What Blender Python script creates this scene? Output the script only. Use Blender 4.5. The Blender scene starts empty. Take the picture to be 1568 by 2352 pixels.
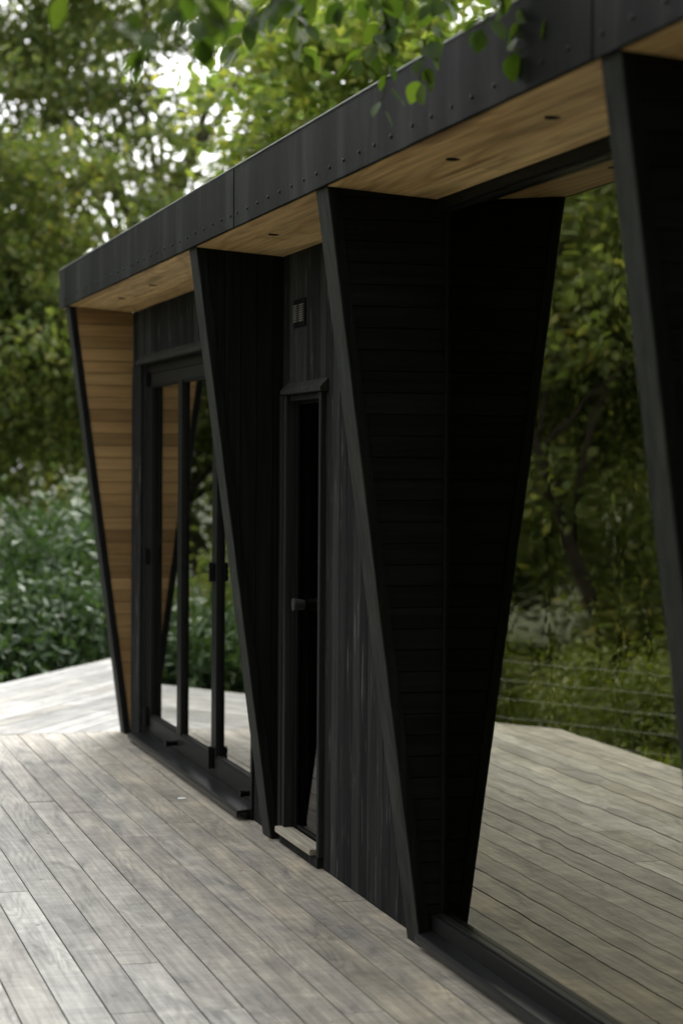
import bpy, math, random
import numpy as np
from mathutils import Vector, Matrix
random.seed(11)
RNG = np.random.default_rng(5)
R = math.radians
S = bpy.context.scene
COL = S.collection

# ------------------------------------------------------------------ camera, world, sun, exposure
cam_d = bpy.data.cameras.new('camera')
cam = bpy.data.objects.new('camera', cam_d)
COL.objects.link(cam)
S.camera = cam
fw = Vector((-0.96228209, 0.27103763, -0.02348998))
rt = Vector((0.27095474, 0.96256875, 0.00670302))
up = rt.cross(fw).normalized()
m = Matrix((rt, up, -fw)).transposed().to_4x4()
m.translation = Vector((0, -2.2014, 1.6055))
cam.matrix_world = m
cam_d.sensor_fit = 'VERTICAL'
cam_d.sensor_height = 36
cam_d.sensor_width = 24
cam_d.lens = 36 * 4886.26 / 2352
cam_d.clip_end = 1000
cam_d.dof.use_dof = True
cam_d.dof.focus_distance = 7.9
cam_d.dof.aperture_fstop = 2.4
cam_d.dof.aperture_blades = 9

SUN_EL, SUN_AZ = 50, 150      # degrees; azimuth of the direction the light comes from, counter-clockwise from +x
w = bpy.data.worlds.new('World')
S.world = w
w.use_nodes = True
nt = w.node_tree
bg = nt.nodes['Background']
sky = nt.nodes.new('ShaderNodeTexSky')
sky.sky_type = 'NISHITA'
sky.sun_disc = False
sky.sun_elevation = R(SUN_EL)
sky.sun_rotation = R(90 - SUN_AZ)
sky.air_density = 1.2
sky.dust_density = 4.0
hs = nt.nodes.new('ShaderNodeHueSaturation')
hs.inputs['Saturation'].default_value = 0.12
nt.links.new(sky.outputs[0], hs.inputs['Color'])
nt.links.new(hs.outputs[0], bg.inputs['Color'])
bg.inputs['Strength'].default_value = 0.11

sd = bpy.data.lights.new('sun', 'SUN')
sd.energy = 0.55
sd.angle = R(35)
sd.color = (1, 0.96, 0.9)
so = bpy.data.objects.new('sun', sd)
COL.objects.link(so)
sv = Vector((math.cos(R(SUN_AZ)) * math.cos(R(SUN_EL)), math.sin(R(SUN_AZ)) * math.cos(R(SUN_EL)), math.sin(R(SUN_EL))))
so.rotation_euler = sv.to_track_quat('Z', 'Y').to_euler()

S.view_settings.view_transform = 'Standard'
S.view_settings.look = 'None'
S.view_settings.exposure = 2.3
S.view_settings.gamma = 1
S.cycles.max_bounces = 8
S.cycles.diffuse_bounces = 4
S.cycles.glossy_bounces = 4
S.cycles.transmission_bounces = 4
S.cycles.transparent_max_bounces = 8
S.cycles.sample_clamp_indirect = 4
S.cycles.use_denoising = True
S.cycles.denoising_prefilter = 'ACCURATE'

# ------------------------------------------------------------------ node helpers
def mat(name):
    M = bpy.data.materials.new(name)
    M.use_nodes = True
    return M, M.node_tree, M.node_tree.nodes['Principled BSDF']

def nd(nt, t, **k):
    n = nt.nodes.new(t)
    for a, v in k.items():
        if a in n.inputs: n.inputs[a].default_value = v
        else: setattr(n, a, v)
    return n

def noise(nt, vec, scale, detail=4, rough=0.55, dist=0):
    n = nd(nt, 'ShaderNodeTexNoise')
    n.inputs['Scale'].default_value = scale
    n.inputs['Detail'].default_value = detail
    n.inputs['Roughness'].default_value = rough
    n.inputs['Distortion'].default_value = dist
    if vec is not None: nt.links.new(vec, n.inputs['Vector'])
    return n.outputs['Fac']

def mapping(nt, sc, rot=(0, 0, 0), off=None):
    tc = nd(nt, 'ShaderNodeTexCoord')
    mp = nd(nt, 'ShaderNodeMapping')
    mp.inputs['Scale'].default_value = sc
    mp.inputs['Rotation'].default_value = rot
    nt.links.new(tc.outputs['Object'], mp.inputs['Vector'])
    return mp.outputs[0]

def addvec(nt, vec, val, amount):
    """shift the coordinates of every loose piece by its own random value"""
    mu = nd(nt, 'ShaderNodeVectorMath', operation='SCALE')
    mu.inputs[0].default_value = amount
    nt.links.new(val, mu.inputs['Scale'])
    ad = nd(nt, 'ShaderNodeVectorMath', operation='ADD')
    nt.links.new(vec, ad.inputs[0]); nt.links.new(mu.outputs[0], ad.inputs[1])
    return ad.outputs[0]

def ramp(nt, fac, stops):
    r = nd(nt, 'ShaderNodeValToRGB')
    el = r.color_ramp.elements
    while len(el) < len(stops): el.new(0.5)
    for e, (p, c) in zip(el, stops):
        e.position = p
        e.color = (c, c, c, 1) if isinstance(c, (int, float)) else (*c, 1)
    nt.links.new(fac, r.inputs[0])
    return r.outputs[0]

def mixc(nt, fac, a, b, mode='MIX'):
    n = nd(nt, 'ShaderNodeMix', data_type='RGBA', blend_type=mode)
    for s, v in (('Factor', fac), ('A', a), ('B', b)):
        k = [i for i in n.inputs if i.name == s and (i.type == 'RGBA' if s != 'Factor' else i.type == 'VALUE')][0]
        if hasattr(v, 'links') or hasattr(v, 'is_linked'): nt.links.new(v, k)
        elif s == 'Factor': k.default_value = v
        else: k.default_value = (*v, 1)
    return [o for o in n.outputs if o.type == 'RGBA'][0]

def math_(nt, op, a, b):
    n = nd(nt, 'ShaderNodeMath', operation=op)
    for i, v in enumerate((a, b)):
        if hasattr(v, 'is_linked'): nt.links.new(v, n.inputs[i])
        else: n.inputs[i].default_value = v
    return n.outputs[0]

def bump(nt, b, h, strength, dist):
    n = nd(nt, 'ShaderNodeBump')
    n.inputs['Strength'].default_value = strength
    n.inputs['Distance'].default_value = dist
    nt.links.new(h, n.inputs['Height'])
    nt.links.new(n.outputs[0], b.inputs['Normal'])
    return n

def island(nt):
    return nd(nt, 'ShaderNodeNewGeometry').outputs['Random Per Island']

# ------------------------------------------------------------------ materials
def deck_material(name, rotz):
    M, nt, b = mat(name)
    rnd = island(nt)
    base = mapping(nt, (1, 1, 1), (0, 0, rotz))
    sh = addvec(nt, base, rnd, (37, 11, 5))
    def sc(v, s):
        n = nd(nt, 'ShaderNodeVectorMath', operation='MULTIPLY')
        nt.links.new(v, n.inputs[0]); n.inputs[1].default_value = s
        return n.outputs[0]
    fine = noise(nt, sc(sh, (1.6, 60, 20)), 1.0, 5, 0.65)
    # growth rings cut at a shallow angle: contour lines of a long stretched noise
    rn = noise(nt, sc(sh, (0.9, 6.5, 1)), 1.0, 1, 0.4, 0.3)
    rsin = math_(nt, 'SINE', math_(nt, 'MULTIPLY', rn, 95.0), 0.0)
    rmask = ramp(nt, noise(nt, sc(sh, (0.8, 4, 1)), 1.0, 2, 0.5), [(0.46, 0.0), (0.6, 1.0)])
    ringv = math_(nt, 'MULTIPLY', rsin, rmask)
    blot = noise(nt, sc(sh, (1.9, 6.5, 1)), 1.0, 6, 0.66, 0.8)
    cross = noise(nt, sc(sh, (15, 3.5, 1)), 1.0, 5, 0.66, 0.9)
    col = ramp(nt, rnd, [(0.0, (0.185, 0.183, 0.174)), (0.2, (0.30, 0.298, 0.284)), (0.36, (0.245, 0.234, 0.206)), (0.5, (0.325, 0.322, 0.306)),
                         (0.66, (0.21, 0.207, 0.197)), (0.8, (0.285, 0.275, 0.248)), (1.0, (0.355, 0.353, 0.336))])
    # sheltered boards next to the wall keep more of their brown
    tc = nd(nt, 'ShaderNodeTexCoord'); sp = nd(nt, 'ShaderNodeSeparateXYZ')
    nt.links.new(tc.outputs['Object'], sp.inputs[0])
    shelter = nd(nt, 'ShaderNodeMapRange')
    shelter.inputs['From Min'].default_value = -1.25; shelter.inputs['From Max'].default_value = -0.05
    nt.links.new(sp.outputs['Y'], shelter.inputs['Value'])
    brown = math_(nt, 'MULTIPLY', shelter.outputs[0] if rotz == 0 else 0.0, math_(nt, 'ADD', math_(nt, 'MULTIPLY', blot, 1.6), -0.12))
    col = mixc(nt, brown, col, (0.315, 0.268, 0.195))
    col = mixc(nt, 1.0, col, ramp(nt, blot, [(0.30, 0.50), (0.44, 0.88), (0.55, 1.05), (0.72, 1.45)]), 'MULTIPLY')
    col = mixc(nt, 1.0, col, ramp(nt, cross, [(0.3, 0.84), (0.5, 1.0), (0.7, 1.17)]), 'MULTIPLY')
    col = mixc(nt, 1.0, col, ramp(nt, math_(nt, 'ADD', math_(nt, 'MULTIPLY', ringv, 0.5), 0.5), [(0.0, 0.84), (0.5, 1.0), (1.0, 1.08)]), 'MULTIPLY')
    col = mixc(nt, 0.9, col, ramp(nt, fine, [(0.32, 0.68), (0.5, 1.0), (0.68, 1.24)]), 'MULTIPLY')
    spots = noise(nt, sc(sh, (16, 28, 1)), 1.0, 1, 0.4)
    col = mixc(nt, ramp(nt, spots, [(0.765, 0.0), (0.80, 0.75)]), col, (0.10, 0.088, 0.072))
    nt.links.new(col, b.inputs['Base Color'])
    b.inputs['Roughness'].default_value = 0.62
    b.inputs['Specular IOR Level'].default_value = 0.35
    bump(nt, b, math_(nt, 'ADD', fine, math_(nt, 'MULTIPLY', ringv, 0.2)), 0.35, 0.002)
    return M

def wood(name, stops, axis, freq=90, along=2.5, rough=0.6, spec=0.3, wear=None, bumpd=0.002, figure=0, grain=0.85):
    """stained boards: grain runs along axis; a random tone for each board"""
    M, nt, b = mat(name)
    s = [freq] * 3; s['xyz'.index(axis)] = along
    rnd = island(nt)
    v = addvec(nt, mapping(nt, s), rnd, (31, 17, 23))
    g = noise(nt, v, 1, 6, 0.62, 0.5)
    s2 = [freq * 0.09] * 3; s2['xyz'.index(axis)] = along * 0.35
    v2 = addvec(nt, mapping(nt, s2), rnd, (13, 29, 7))
    g2 = noise(nt, v2, 1, 3, 0.6, 1.6)
    col = ramp(nt, rnd, stops)
    col = mixc(nt, grain, col, ramp(nt, g, [(0.27, 0.5), (0.5, 1.0), (0.72, 1.5)]), 'MULTIPLY')
    col = mixc(nt, grain, col, ramp(nt, g2, [(0.3, 0.68), (0.5, 1.0), (0.7, 1.2)]), 'MULTIPLY')
    if figure:
        s3 = [figure] * 3; s3['xyz'.index(axis)] = figure * 0.10
        fn = noise(nt, addvec(nt, mapping(nt, s3), rnd, (7, 19, 3)), 1, 2, 0.5, 0.9)
        fs = math_(nt, 'SINE', math_(nt, 'MULTIPLY', fn, 60.0), 0.0)
        col = mixc(nt, 1.0, col, ramp(nt, math_(nt, 'ADD', math_(nt, 'MULTIPLY', fs, 0.5), 0.5), [(0.0, (0.80, 0.74, 0.68)), (0.25, (0.97, 0.96, 0.94)), (1.0, (1.05, 1.05, 1.04))]), 'MULTIPLY')
        kn = noise(nt, addvec(nt, mapping(nt, [s_ * 1.4 for s_ in s3]), rnd, (3, 5, 29)), 1, 1, 0.3)
        col = mixc(nt, ramp(nt, kn, [(0.70, 0.0), (0.77, 0.7)]), col, (0.11, 0.05, 0.02))
    if wear:
        wn = noise(nt, mapping(nt, [70, 70, 70] if axis is None else [wear[1] if a != axis else wear[2] for a in 'xyz']), 1, 5, 0.7, 0.3)
        col = mixc(nt, ramp(nt, wn, [(wear[3], 0.0), (wear[3] + 0.16, 0.8)]), col, wear[0])
    nt.links.new(col, b.inputs['Base Color'])
    b.inputs['Roughness'].default_value = rough
    b.inputs['Specular IOR Level'].default_value = spec
    bump(nt, b, g, 0.5, bumpd)
    return M

def plain(name, c, rough=0.5, metal=0, spec=0.5, var=0.25, scale=18, bumpd=0.0):
    M, nt, b = mat(name)
    n = noise(nt, mapping(nt, (1, 1, 1)), scale, 5, 0.6)
    col = mixc(nt, 1.0, c, ramp(nt, n, [(0.3, 1 - var), (0.7, 1 + var)]), 'MULTIPLY')
    nt.links.new(col, b.inputs['Base Color'])
    b.inputs['Roughness'].default_value = rough
    b.inputs['Metallic'].default_value = metal
    b.inputs['Specular IOR Level'].default_value = spec
    if bumpd: bump(nt, b, n, 0.4, bumpd)
    return M

def glass(name, refl, refl_col, see, wav=0.0):
    """coated pane: part mirror, part clear view of the dark room behind"""
    M, nt, b = mat(name)
    nt.nodes.remove(b)
    out = nt.nodes['Material Output']
    gl = nd(nt, 'ShaderNodeBsdfGlossy'); gl.inputs['Roughness'].default_value = 0.0
    gl.inputs['Color'].default_value = (*refl_col, 1)
    tr = nd(nt, 'ShaderNodeBsdfTransparent'); tr.inputs['Color'].default_value = (*see, 1)
    mx = nd(nt, 'ShaderNodeMixShader')
    lw = nd(nt, 'ShaderNodeLayerWeight'); lw.inputs['Blend'].default_value = 0.35
    mr = nd(nt, 'ShaderNodeMapRange')
    mr.inputs['To Min'].default_value = refl[0]; mr.inputs['To Max'].default_value = refl[1]
    nt.links.new(lw.outputs['Facing'], mr.inputs['Value'])
    nt.links.new(mr.outputs[0], mx.inputs['Fac'])
    nt.links.new(tr.outputs[0], mx.inputs[1]); nt.links.new(gl.outputs[0], mx.inputs[2])
    nt.links.new(mx.outputs[0], out.inputs['Surface'])
    if wav:
        n = noise(nt, mapping(nt, (1.6, 1, 1.1)), 1.3, 2, 0.45)
        bp = nd(nt, 'ShaderNodeBump'); bp.inputs['Strength'].default_value = 1.0
        bp.inputs['Distance'].default_value = wav
        nt.links.new(n, bp.inputs['Height']); nt.links.new(bp.outputs[0], gl.inputs['Normal'])
    return M

def leaf_mat(name, stops, trans=0.4, gloss=0.25, rough=0.45):
    M, nt, b = mat(name)
    out = nt.nodes['Material Output']
    rnd = island(nt)
    big = noise(nt, mapping(nt, (1, 1, 1)), 0.9, 2, 0.5)
    f = math_(nt, 'ADD', math_(nt, 'MULTIPLY', rnd, 0.6), math_(nt, 'MULTIPLY', big, 0.45))
    col = ramp(nt, f, stops)
    nt.links.new(col, b.inputs['Base Color'])
    b.inputs['Roughness'].default_value = rough
    b.inputs['Specular IOR Level'].default_value = gloss
    t = nd(nt, 'ShaderNodeBsdfTranslucent')
    tcol = mixc(nt, 1.0, col, (1.5, 1.6, 0.7), 'MULTIPLY')
    nt.links.new(tcol, t.inputs['Color'])
    mx = nd(nt, 'ShaderNodeMixShader'); mx.inputs['Fac'].default_value = trans
    nt.links.new(b.outputs[0], mx.inputs[1]); nt.links.new(t.outputs[0], mx.inputs[2])
    nt.links.new(mx.outputs[0], out.inputs['Surface'])
    return M

M_deck = deck_material('weathered_deck', 0)
M_deck2 = deck_material('weathered_deck_diagonal', R(-141.4))
M_char = wood('charred_boards', [(0, (0.015, 0.015, 0.0155)), (0.5, (0.022, 0.022, 0.0225)), (1, (0.033, 0.0325, 0.032))], 'z', 80, 1.6,
              0.8, 0.01, wear=((0.17, 0.163, 0.152), 36, 3.2, 0.58), bumpd=0.004)
M_black = wood('black_stained_boards', [(0, (0.0105, 0.0105, 0.0098)), (1, (0.0125, 0.0125, 0.0117))], 'y', 60, 2, 0.6, 0.03)
M_blackv = wood('black_stained_upright_boards', [(0, (0.010, 0.010, 0.010)), (1, (0.015, 0.015, 0.015))], 'z', 60, 2, 0.6, 0.03)
M_edge = wood('black_edge_board', [(0, (0.031, 0.032, 0.029)), (1, (0.036, 0.037, 0.034))], 'z', 70, 1.8, 0.7, 0.03,
              wear=((0.16, 0.16, 0.15), 60, 4, 0.66))
M_cedar = wood('cedar_boards', [(0, (0.20, 0.118, 0.052)), (0.2, (0.34, 0.215, 0.098)), (0.4, (0.24, 0.142, 0.062)), (0.6, (0.50, 0.325, 0.152)), (0.75, (0.30, 0.178, 0.078)), (0.9, (0.43, 0.27, 0.122)), (1, (0.27, 0.16, 0.072))],
               'y', 42, 2.2, 0.55, 0.15, grain=0.45)
M_soffit = wood('cedar_soffit', [(0, (0.47, 0.305, 0.140)), (0.4, (0.62, 0.42, 0.205)), (0.7, (0.44, 0.275, 0.122)), (1, (0.66, 0.46, 0.235))],
                'x', 45, 1.3, 0.5, 0.2, figure=5)
M_alu = plain('black_aluminium', (0.014, 0.0142, 0.0142), 0.45, 0, 0.03, 0.12, 30)
M_alu2 = plain('black_aluminium_satin', (0.012, 0.012, 0.013), 0.3, 0, 0.12, 0.12, 25)
M_rubber = plain('black_plastic', (0.006, 0.006, 0.006), 0.5, 0, 0.06)
M_vent = plain('dusty_louvre', (0.15, 0.14, 0.12), 0.6)
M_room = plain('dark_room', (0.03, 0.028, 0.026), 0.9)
M_thr = wood('bleached_threshold', [(0, (0.36, 0.325, 0.25)), (1, (0.42, 0.38, 0.30))], 'x', 70, 3, 0.6, 0.3)
M_white = plain('white_paper', (0.8, 0.8, 0.78), 0.6, var=0.03)
M_knob = plain('knob_metal', (0.03, 0.03, 0.028), 0.42, 0.0, 0.5, 0.2, 40)
M_frame = wood('black_frame_timber', [(0, (0.022, 0.022, 0.0225)), (1, (0.027, 0.027, 0.0275))], 'z', 70, 1.8, 0.7, 0.03)
M_highlight = plain('painted_edge_highlight', (0.30, 0.31, 0.31), 0.5, 0.2, 0.3, 0.25, 12)
M_bark = plain('bark', (0.055, 0.045, 0.036), 0.9, 0, 0.2, 0.5, 9, 0.02)
M_twig = plain('twig_bark', (0.07, 0.06, 0.04), 0.8, 0, 0.2, 0.3, 30)
M_wire = plain('galvanised_wire', (0.20, 0.215, 0.19), 0.6, 0.1)
M_post = plain('fence_post_wood', (0.16, 0.13, 0.10), 0.85)

def fascia_material():
    M, nt, b = mat('dark_fascia_sheet')
    v = noise(nt, mapping(nt, (5, 5, 0.9)), 1, 4, 0.6, 0.4)
    d = noise(nt, mapping(nt, (15, 15, 1.6)), 1, 5, 0.6)
    sp = noise(nt, mapping(nt, (60, 60, 60)), 1, 3, 0.6)
    col = ramp(nt, v, [(0.32, (0.0105, 0.0107, 0.0107)), (0.5, (0.0175, 0.0178, 0.0178)), (0.68, (0.037, 0.0375, 0.0375))])
    col = mixc(nt, 0.7, col, ramp(nt, d, [(0.3, 0.78), (0.55, 1.03), (0.75, 1.3)]), 'MULTIPLY')
    col = mixc(nt, ramp(nt, sp, [(0.66, 0.0), (0.8, 0.35)]), col, (0.14, 0.14, 0.14))
    nt.links.new(col, b.inputs['Base Color'])
    b.inputs['Roughness'].default_value = 0.55
    b.inputs['Specular IOR Level'].default_value = 0.02
    bump(nt, b, d, 0.2, 0.001)
    return M
M_fascia = fascia_material()

M_glass_win = glass('window_glass', (0.42, 0.88), (0.60, 0.58, 0.48), (0.35, 0.34, 0.28), 0.0009)
M_glass_sl = glass('bifold_glass', (0.40, 0.92), (0.80, 0.80, 0.77), (0.6, 0.6, 0.58), 0.0003)
M_glass_dr = glass('door_glass', (0.05, 0.26), (0.75, 0.75, 0.75), (0.3, 0.3, 0.3), 0.0002)

def ground_material():
    M, nt, b = mat('garden_soil_grass')
    n = noise(nt, mapping(nt, (1, 1, 1)), 1.3, 6, 0.65)
    nt.links.new(ramp(nt, n, [(0.3, (0.018, 0.024, 0.008)), (0.55, (0.032, 0.045, 0.012)), (0.75, (0.055, 0.065, 0.02))]), b.inputs['Base Color'])
    b.inputs['Roughness'].default_value = 0.95
    bump(nt, b, n, 0.8, 0.08)
    return M
M_ground = ground_material()

# ------------------------------------------------------------------ mesh helpers
class MB:
    def __init__(s): s.v = []; s.f = []
    def box(s, x0, x1, y0, y1, z0, z1):
        n = len(s.v)
        s.v += [(x0,y0,z0),(x1,y0,z0),(x1,y1,z0),(x0,y1,z0),(x0,y0,z1),(x1,y0,z1),(x1,y1,z1),(x0,y1,z1)]
        s.f += [tuple(n+i for i in q) for q in ((0,3,2,1),(4,5,6,7),(0,1,5,4),(1,2,6,5),(2,3,7,6),(3,0,4,7))]
        return s
    def prism(s, poly, axis, a, b):
        """poly: 2D points, extruded along axis from a to b"""
        def P(p, h):
            return {'x': (h, p[0], p[1]), 'y': (p[0], h, p[1]), 'z': (p[0], p[1], h)}[axis]
        n = len(s.v); k = len(poly)
        s.v += [P(p, a) for p in poly] + [P(p, b) for p in poly]
        s.f += [tuple(range(n, n+k))[::-1], tuple(range(n+k, n+2*k))]
        s.f += [(n+i, n+(i+1) % k, n+k+(i+1) % k, n+k+i) for i in range(k)]
        return s
    def tube(s, pts, rad, k=8, cap=True):
        pts = [Vector(p) for p in pts]
        n = len(s.v)
        u = None
        for i, p in enumerate(pts):
            d = (pts[min(i+1, len(pts)-1)] - pts[max(i-1, 0)]).normalized()
            if u is None: u = d.orthogonal().normalized()
            u = (u - d * u.dot(d)).normalized(); w_ = d.cross(u)
            r = rad[i] if hasattr(rad, '__len__') else rad
            for j in range(k):
                a = 2*math.pi*j/k
                s.v.append(tuple(p + u*(r*math.cos(a)) + w_*(r*math.sin(a))))
        for i in range(len(pts)-1):
            for j in range(k):
                s.f.append((n+i*k+j, n+i*k+(j+1) % k, n+(i+1)*k+(j+1) % k, n+(i+1)*k+j))
        if cap:
            s.f.append(tuple(range(n, n+k))[::-1]); e = n+(len(pts)-1)*k; s.f.append(tuple(range(e, e+k)))
        return s
    def lathe(s, c, axis, prof, k=28):
        """prof: (distance along axis, radius)"""
        c = Vector(c); ax = Vector(axis).normalized(); u = ax.orthogonal().normalized(); w_ = ax.cross(u)
        n = len(s.v)
        for h, r in prof:
            for j in range(k):
                a = 2*math.pi*j/k
                s.v.append(tuple(c + ax*h + u*(r*math.cos(a)) + w_*(r*math.sin(a))))
        for i in range(len(prof)-1):
            for j in range(k):
                s.f.append((n+i*k+j, n+i*k+(j+1) % k, n+(i+1)*k+(j+1) % k, n+(i+1)*k+j))
        s.f.append(tuple(range(n, n+k))[::-1]); e = n+(len(prof)-1)*k; s.f.append(tuple(range(e, e+k)))
        return s

def clip2(poly, a, b, c):
    """keep the part of a 2D polygon where a*x+b*y<=c"""
    out = []
    for i in range(len(poly)):
        p, q = poly[i], poly[(i+1) % len(poly)]
        dp, dq = a*p[0]+b*p[1]-c, a*q[0]+b*q[1]-c
        if dp <= 0: out.append(p)
        if (dp < 0 < dq) or (dq < 0 < dp):
            t = dp/(dp-dq); out.append((p[0]+(q[0]-p[0])*t, p[1]+(q[1]-p[1])*t))
    return out

ORIGIN = {}
def tag(o, label=None, cat=None, group=None, kind=None):
    if label: o['label'] = label
    if cat: o['category'] = cat
    if group: o['group'] = group
    if kind: o['kind'] = kind
    return o

def thing(name, loc, label, cat, group=None):
    o = bpy.data.objects.new(name, None); COL.objects.link(o)
    o.location = loc; o.empty_display_size = 0.2
    ORIGIN[o] = Vector(loc)
    return tag(o, label, cat, group)

def obj(name, mb, material, parent=None, smooth=False, bevel=0.0, at=None, fixn=False):
    """link one mesh object; vertices are given in world space"""
    o0 = Vector(at) if at is not None else (ORIGIN[parent] if parent else Vector((0, 0, 0)))
    me = bpy.data.meshes.new(name)
    me.from_pydata([(x-o0.x, y-o0.y, z-o0.z) for x, y, z in mb.v], [], mb.f)
    me.validate()
    if fixn:
        import bmesh
        bm = bmesh.new(); bm.from_mesh(me); bmesh.ops.recalc_face_normals(bm, faces=bm.faces); bm.to_mesh(me); bm.free()
    me.materials.append(material)
    if smooth: me.polygons.foreach_set('use_smooth', [True]*len(me.polygons))
    o = bpy.data.objects.new(name, me); COL.objects.link(o)
    if parent:
        o.parent = parent; o.location = o0 - ORIGIN[parent]
    else:
        o.location = o0
    ORIGIN[o] = o0
    if bevel:
        bv = o.modifiers.new('bevel', 'BEVEL'); bv.width = bevel; bv.segments = 2; bv.limit_method = 'ANGLE'
    return o

# ------------------------------------------------------------------ the setting: ground and decks
H, SL, D, D0, T = 2.5, 0.029, 0.391, 0.0414, 0.141
X1, X2, X3, X4 = -12.328, -8.744, -6.674, -4.283
T4 = 0.110
XE, XR = -12.619, -1.6
GZ = -0.8

g = MB(); N = 40
for i in range(N+1):
    for j in range(N+1):
        sx = (i/N*2-1); sy = (j/N*2-1)
        x = math.copysign(abs(sx)**2.2, sx)*300 - 10; y = math.copysign(abs(sy)**2.2, sy)*300
        g.v.append((x, y, GZ + 0.12*math.sin(x*0.31)*math.cos(y*0.27)))
g.f = [(i*(N+1)+j, (i+1)*(N+1)+j, (i+1)*(N+1)+j+1, i*(N+1)+j+1) for i in range(N) for j in range(N)]
tag(obj('ground', g, M_ground, smooth=True), kind='structure')

# main deck: boards parallel to the facade, 130 mm pitch
PITCH, GAP, TH = 0.1305, 0.0075, 0.028
dk = MB()
XD0, XD1 = -12.462, 2.2
for k in range(0, 19):
    y1 = -k*PITCH + 0.002 - (GAP/2 if k else 0); y0 = -(k+1)*PITCH + GAP/2
    if k == 0: y1 = 0.0
    x = XD0 + 0.004
    x_next = XD0 + random.uniform(0.5, 2.6)
    while x < XD1:
        xn = min(x_next, XD1)
        dz = random.uniform(-0.0012, 0.0012)
        poly = [(x, y0), (xn-0.0025, y0), (xn-0.0025, y1), (x, y1)]
        # the diagonal far edge cuts the outer boards
        poly = clip2(poly, -0.523, -0.853, -0.523*-12.06-0.853*-2.41)
        if len(poly) > 2: dk.prism(poly, 'z', -TH+dz, dz)
        x = xn; x_next = x + random.choice((1.8, 2.4, 3.0, 3.6, 4.2))*random.uniform(0.92, 1.08)
tag(obj('deck', dk, M_deck), kind='structure')
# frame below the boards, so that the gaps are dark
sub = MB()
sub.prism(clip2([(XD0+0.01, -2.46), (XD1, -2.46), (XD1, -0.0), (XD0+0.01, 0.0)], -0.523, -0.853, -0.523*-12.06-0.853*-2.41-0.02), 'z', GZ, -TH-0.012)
# far deck: boards laid diagonally
fd = MB()
ca, sa = -0.853*1.0, 0.523*1.0
region = [(XD0-0.004, 6.5), (XD0-0.004, -2.2), (-12.06, -2.41), (-24.0, 4.92), (-24, 6.5)]
def clip_region(poly):
    poly = clip2(poly, 1, 0, XD0-0.004)
    if len(poly) > 2: poly = clip2(poly, -0.523, -0.853, -0.523*-12.06-0.853*-2.41)
    if len(poly) > 2: poly = clip2(poly, 0, 1, 6.0)
    return poly
nx, ny = -0.523, -0.853
for k in range(0, 62):
    off = -k*PITCH
    t = -3.0
    tn = t + random.uniform(0.6, 2.6)
    while t < 16:
        c0 = (-12.06+nx*(off-GAP/2), -2.41+ny*(off-GAP/2)); c1 = (-12.06+nx*(off-PITCH+GAP/2), -2.41+ny*(off-PITCH+GAP/2))
        poly = [(c0[0]-0.853*t, c0[1]+0.523*t), (c0[0]-0.853*(tn-0.003), c0[1]+0.523*(tn-0.003)),
                (c1[0]-0.853*(tn-0.003), c1[1]+0.523*(tn-0.003)), (c1[0]-0.853*t, c1[1]+0.523*t)]
        poly = clip_region(poly)
        if len(poly) > 2: fd.prism(poly, 'z', -TH, random.uniform(-0.001, 0.001))
        t = tn; tn = t + random.uniform(1.4, 3.0)
tag(obj('terrace', fd, M_deck2), kind='structure')
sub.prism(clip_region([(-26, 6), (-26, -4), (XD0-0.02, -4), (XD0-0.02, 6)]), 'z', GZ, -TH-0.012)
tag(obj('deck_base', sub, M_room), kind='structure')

# ------------------------------------------------------------------ the garden building
B = thing('garden_building', (-7.0, 1.5, 0.0), 'black timber garden building with cedar soffit and tapered fins on a grey deck', 'building')

def zsoff(y): return H - SL*(1 + y/0.37) if y > -0.37 else H

def boards_v(x0, x1, pitch, z0, z1, holes, y0, y1, gap=0.003, start=None):
    mb = MB(); x = x0 if start is None else start
    while x < x1 - 1e-6:
        a, b_ = max(x, x0), min(x+pitch, x1)
        xs = sorted({a, b_} | {h[i] for h in holes for i in (0, 1) if a < h[i] < b_})
        for p, q in zip(xs, xs[1:]):
            segs = [(z0, z1)]
            for hx0, hx1, hz0, hz1 in holes:
                if p >= hx0-1e-6 and q <= hx1+1e-6:
                    segs = [s for z_ in segs for s in ((z_[0], min(z_[1], hz0)), (max(z_[0], hz1), z_[1])) if s[1]-s[0] > 0.004]
            pa = p + (gap/2 if p == a else 0); qb = q - (gap/2 if q == b_ else 0)
            for s in segs:
                if qb-pa > 0.004: mb.box(pa, qb, y0 + random.uniform(0, 0.0015), y1, s[0], s[1])
        x += pitch
    return mb

SLD = (-11.99, -9.25, 0.0, 2.15)     # bifold opening
DR = (-8.68, -8.05, 0.0, 1.895)      # narrow door opening
VENT = (-8.545, -8.365, 2.155, 2.275)
ZT = H - SL
wl = boards_v(X1, X2-T, 0.099, 0.004, ZT, [SLD], 0.0, 0.02, start=-12.36)
w2 = boards_v(X2, X3-T, 0.0992, 0.004, ZT, [DR], 0.0, 0.02, start=-8.842)
wl.v += w2.v; n0 = len(wl.v)-len(w2.v); wl.f += [tuple(i+n0 for i in f) for f in w2.f]
obj('wall', wl, M_char, B)
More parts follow.
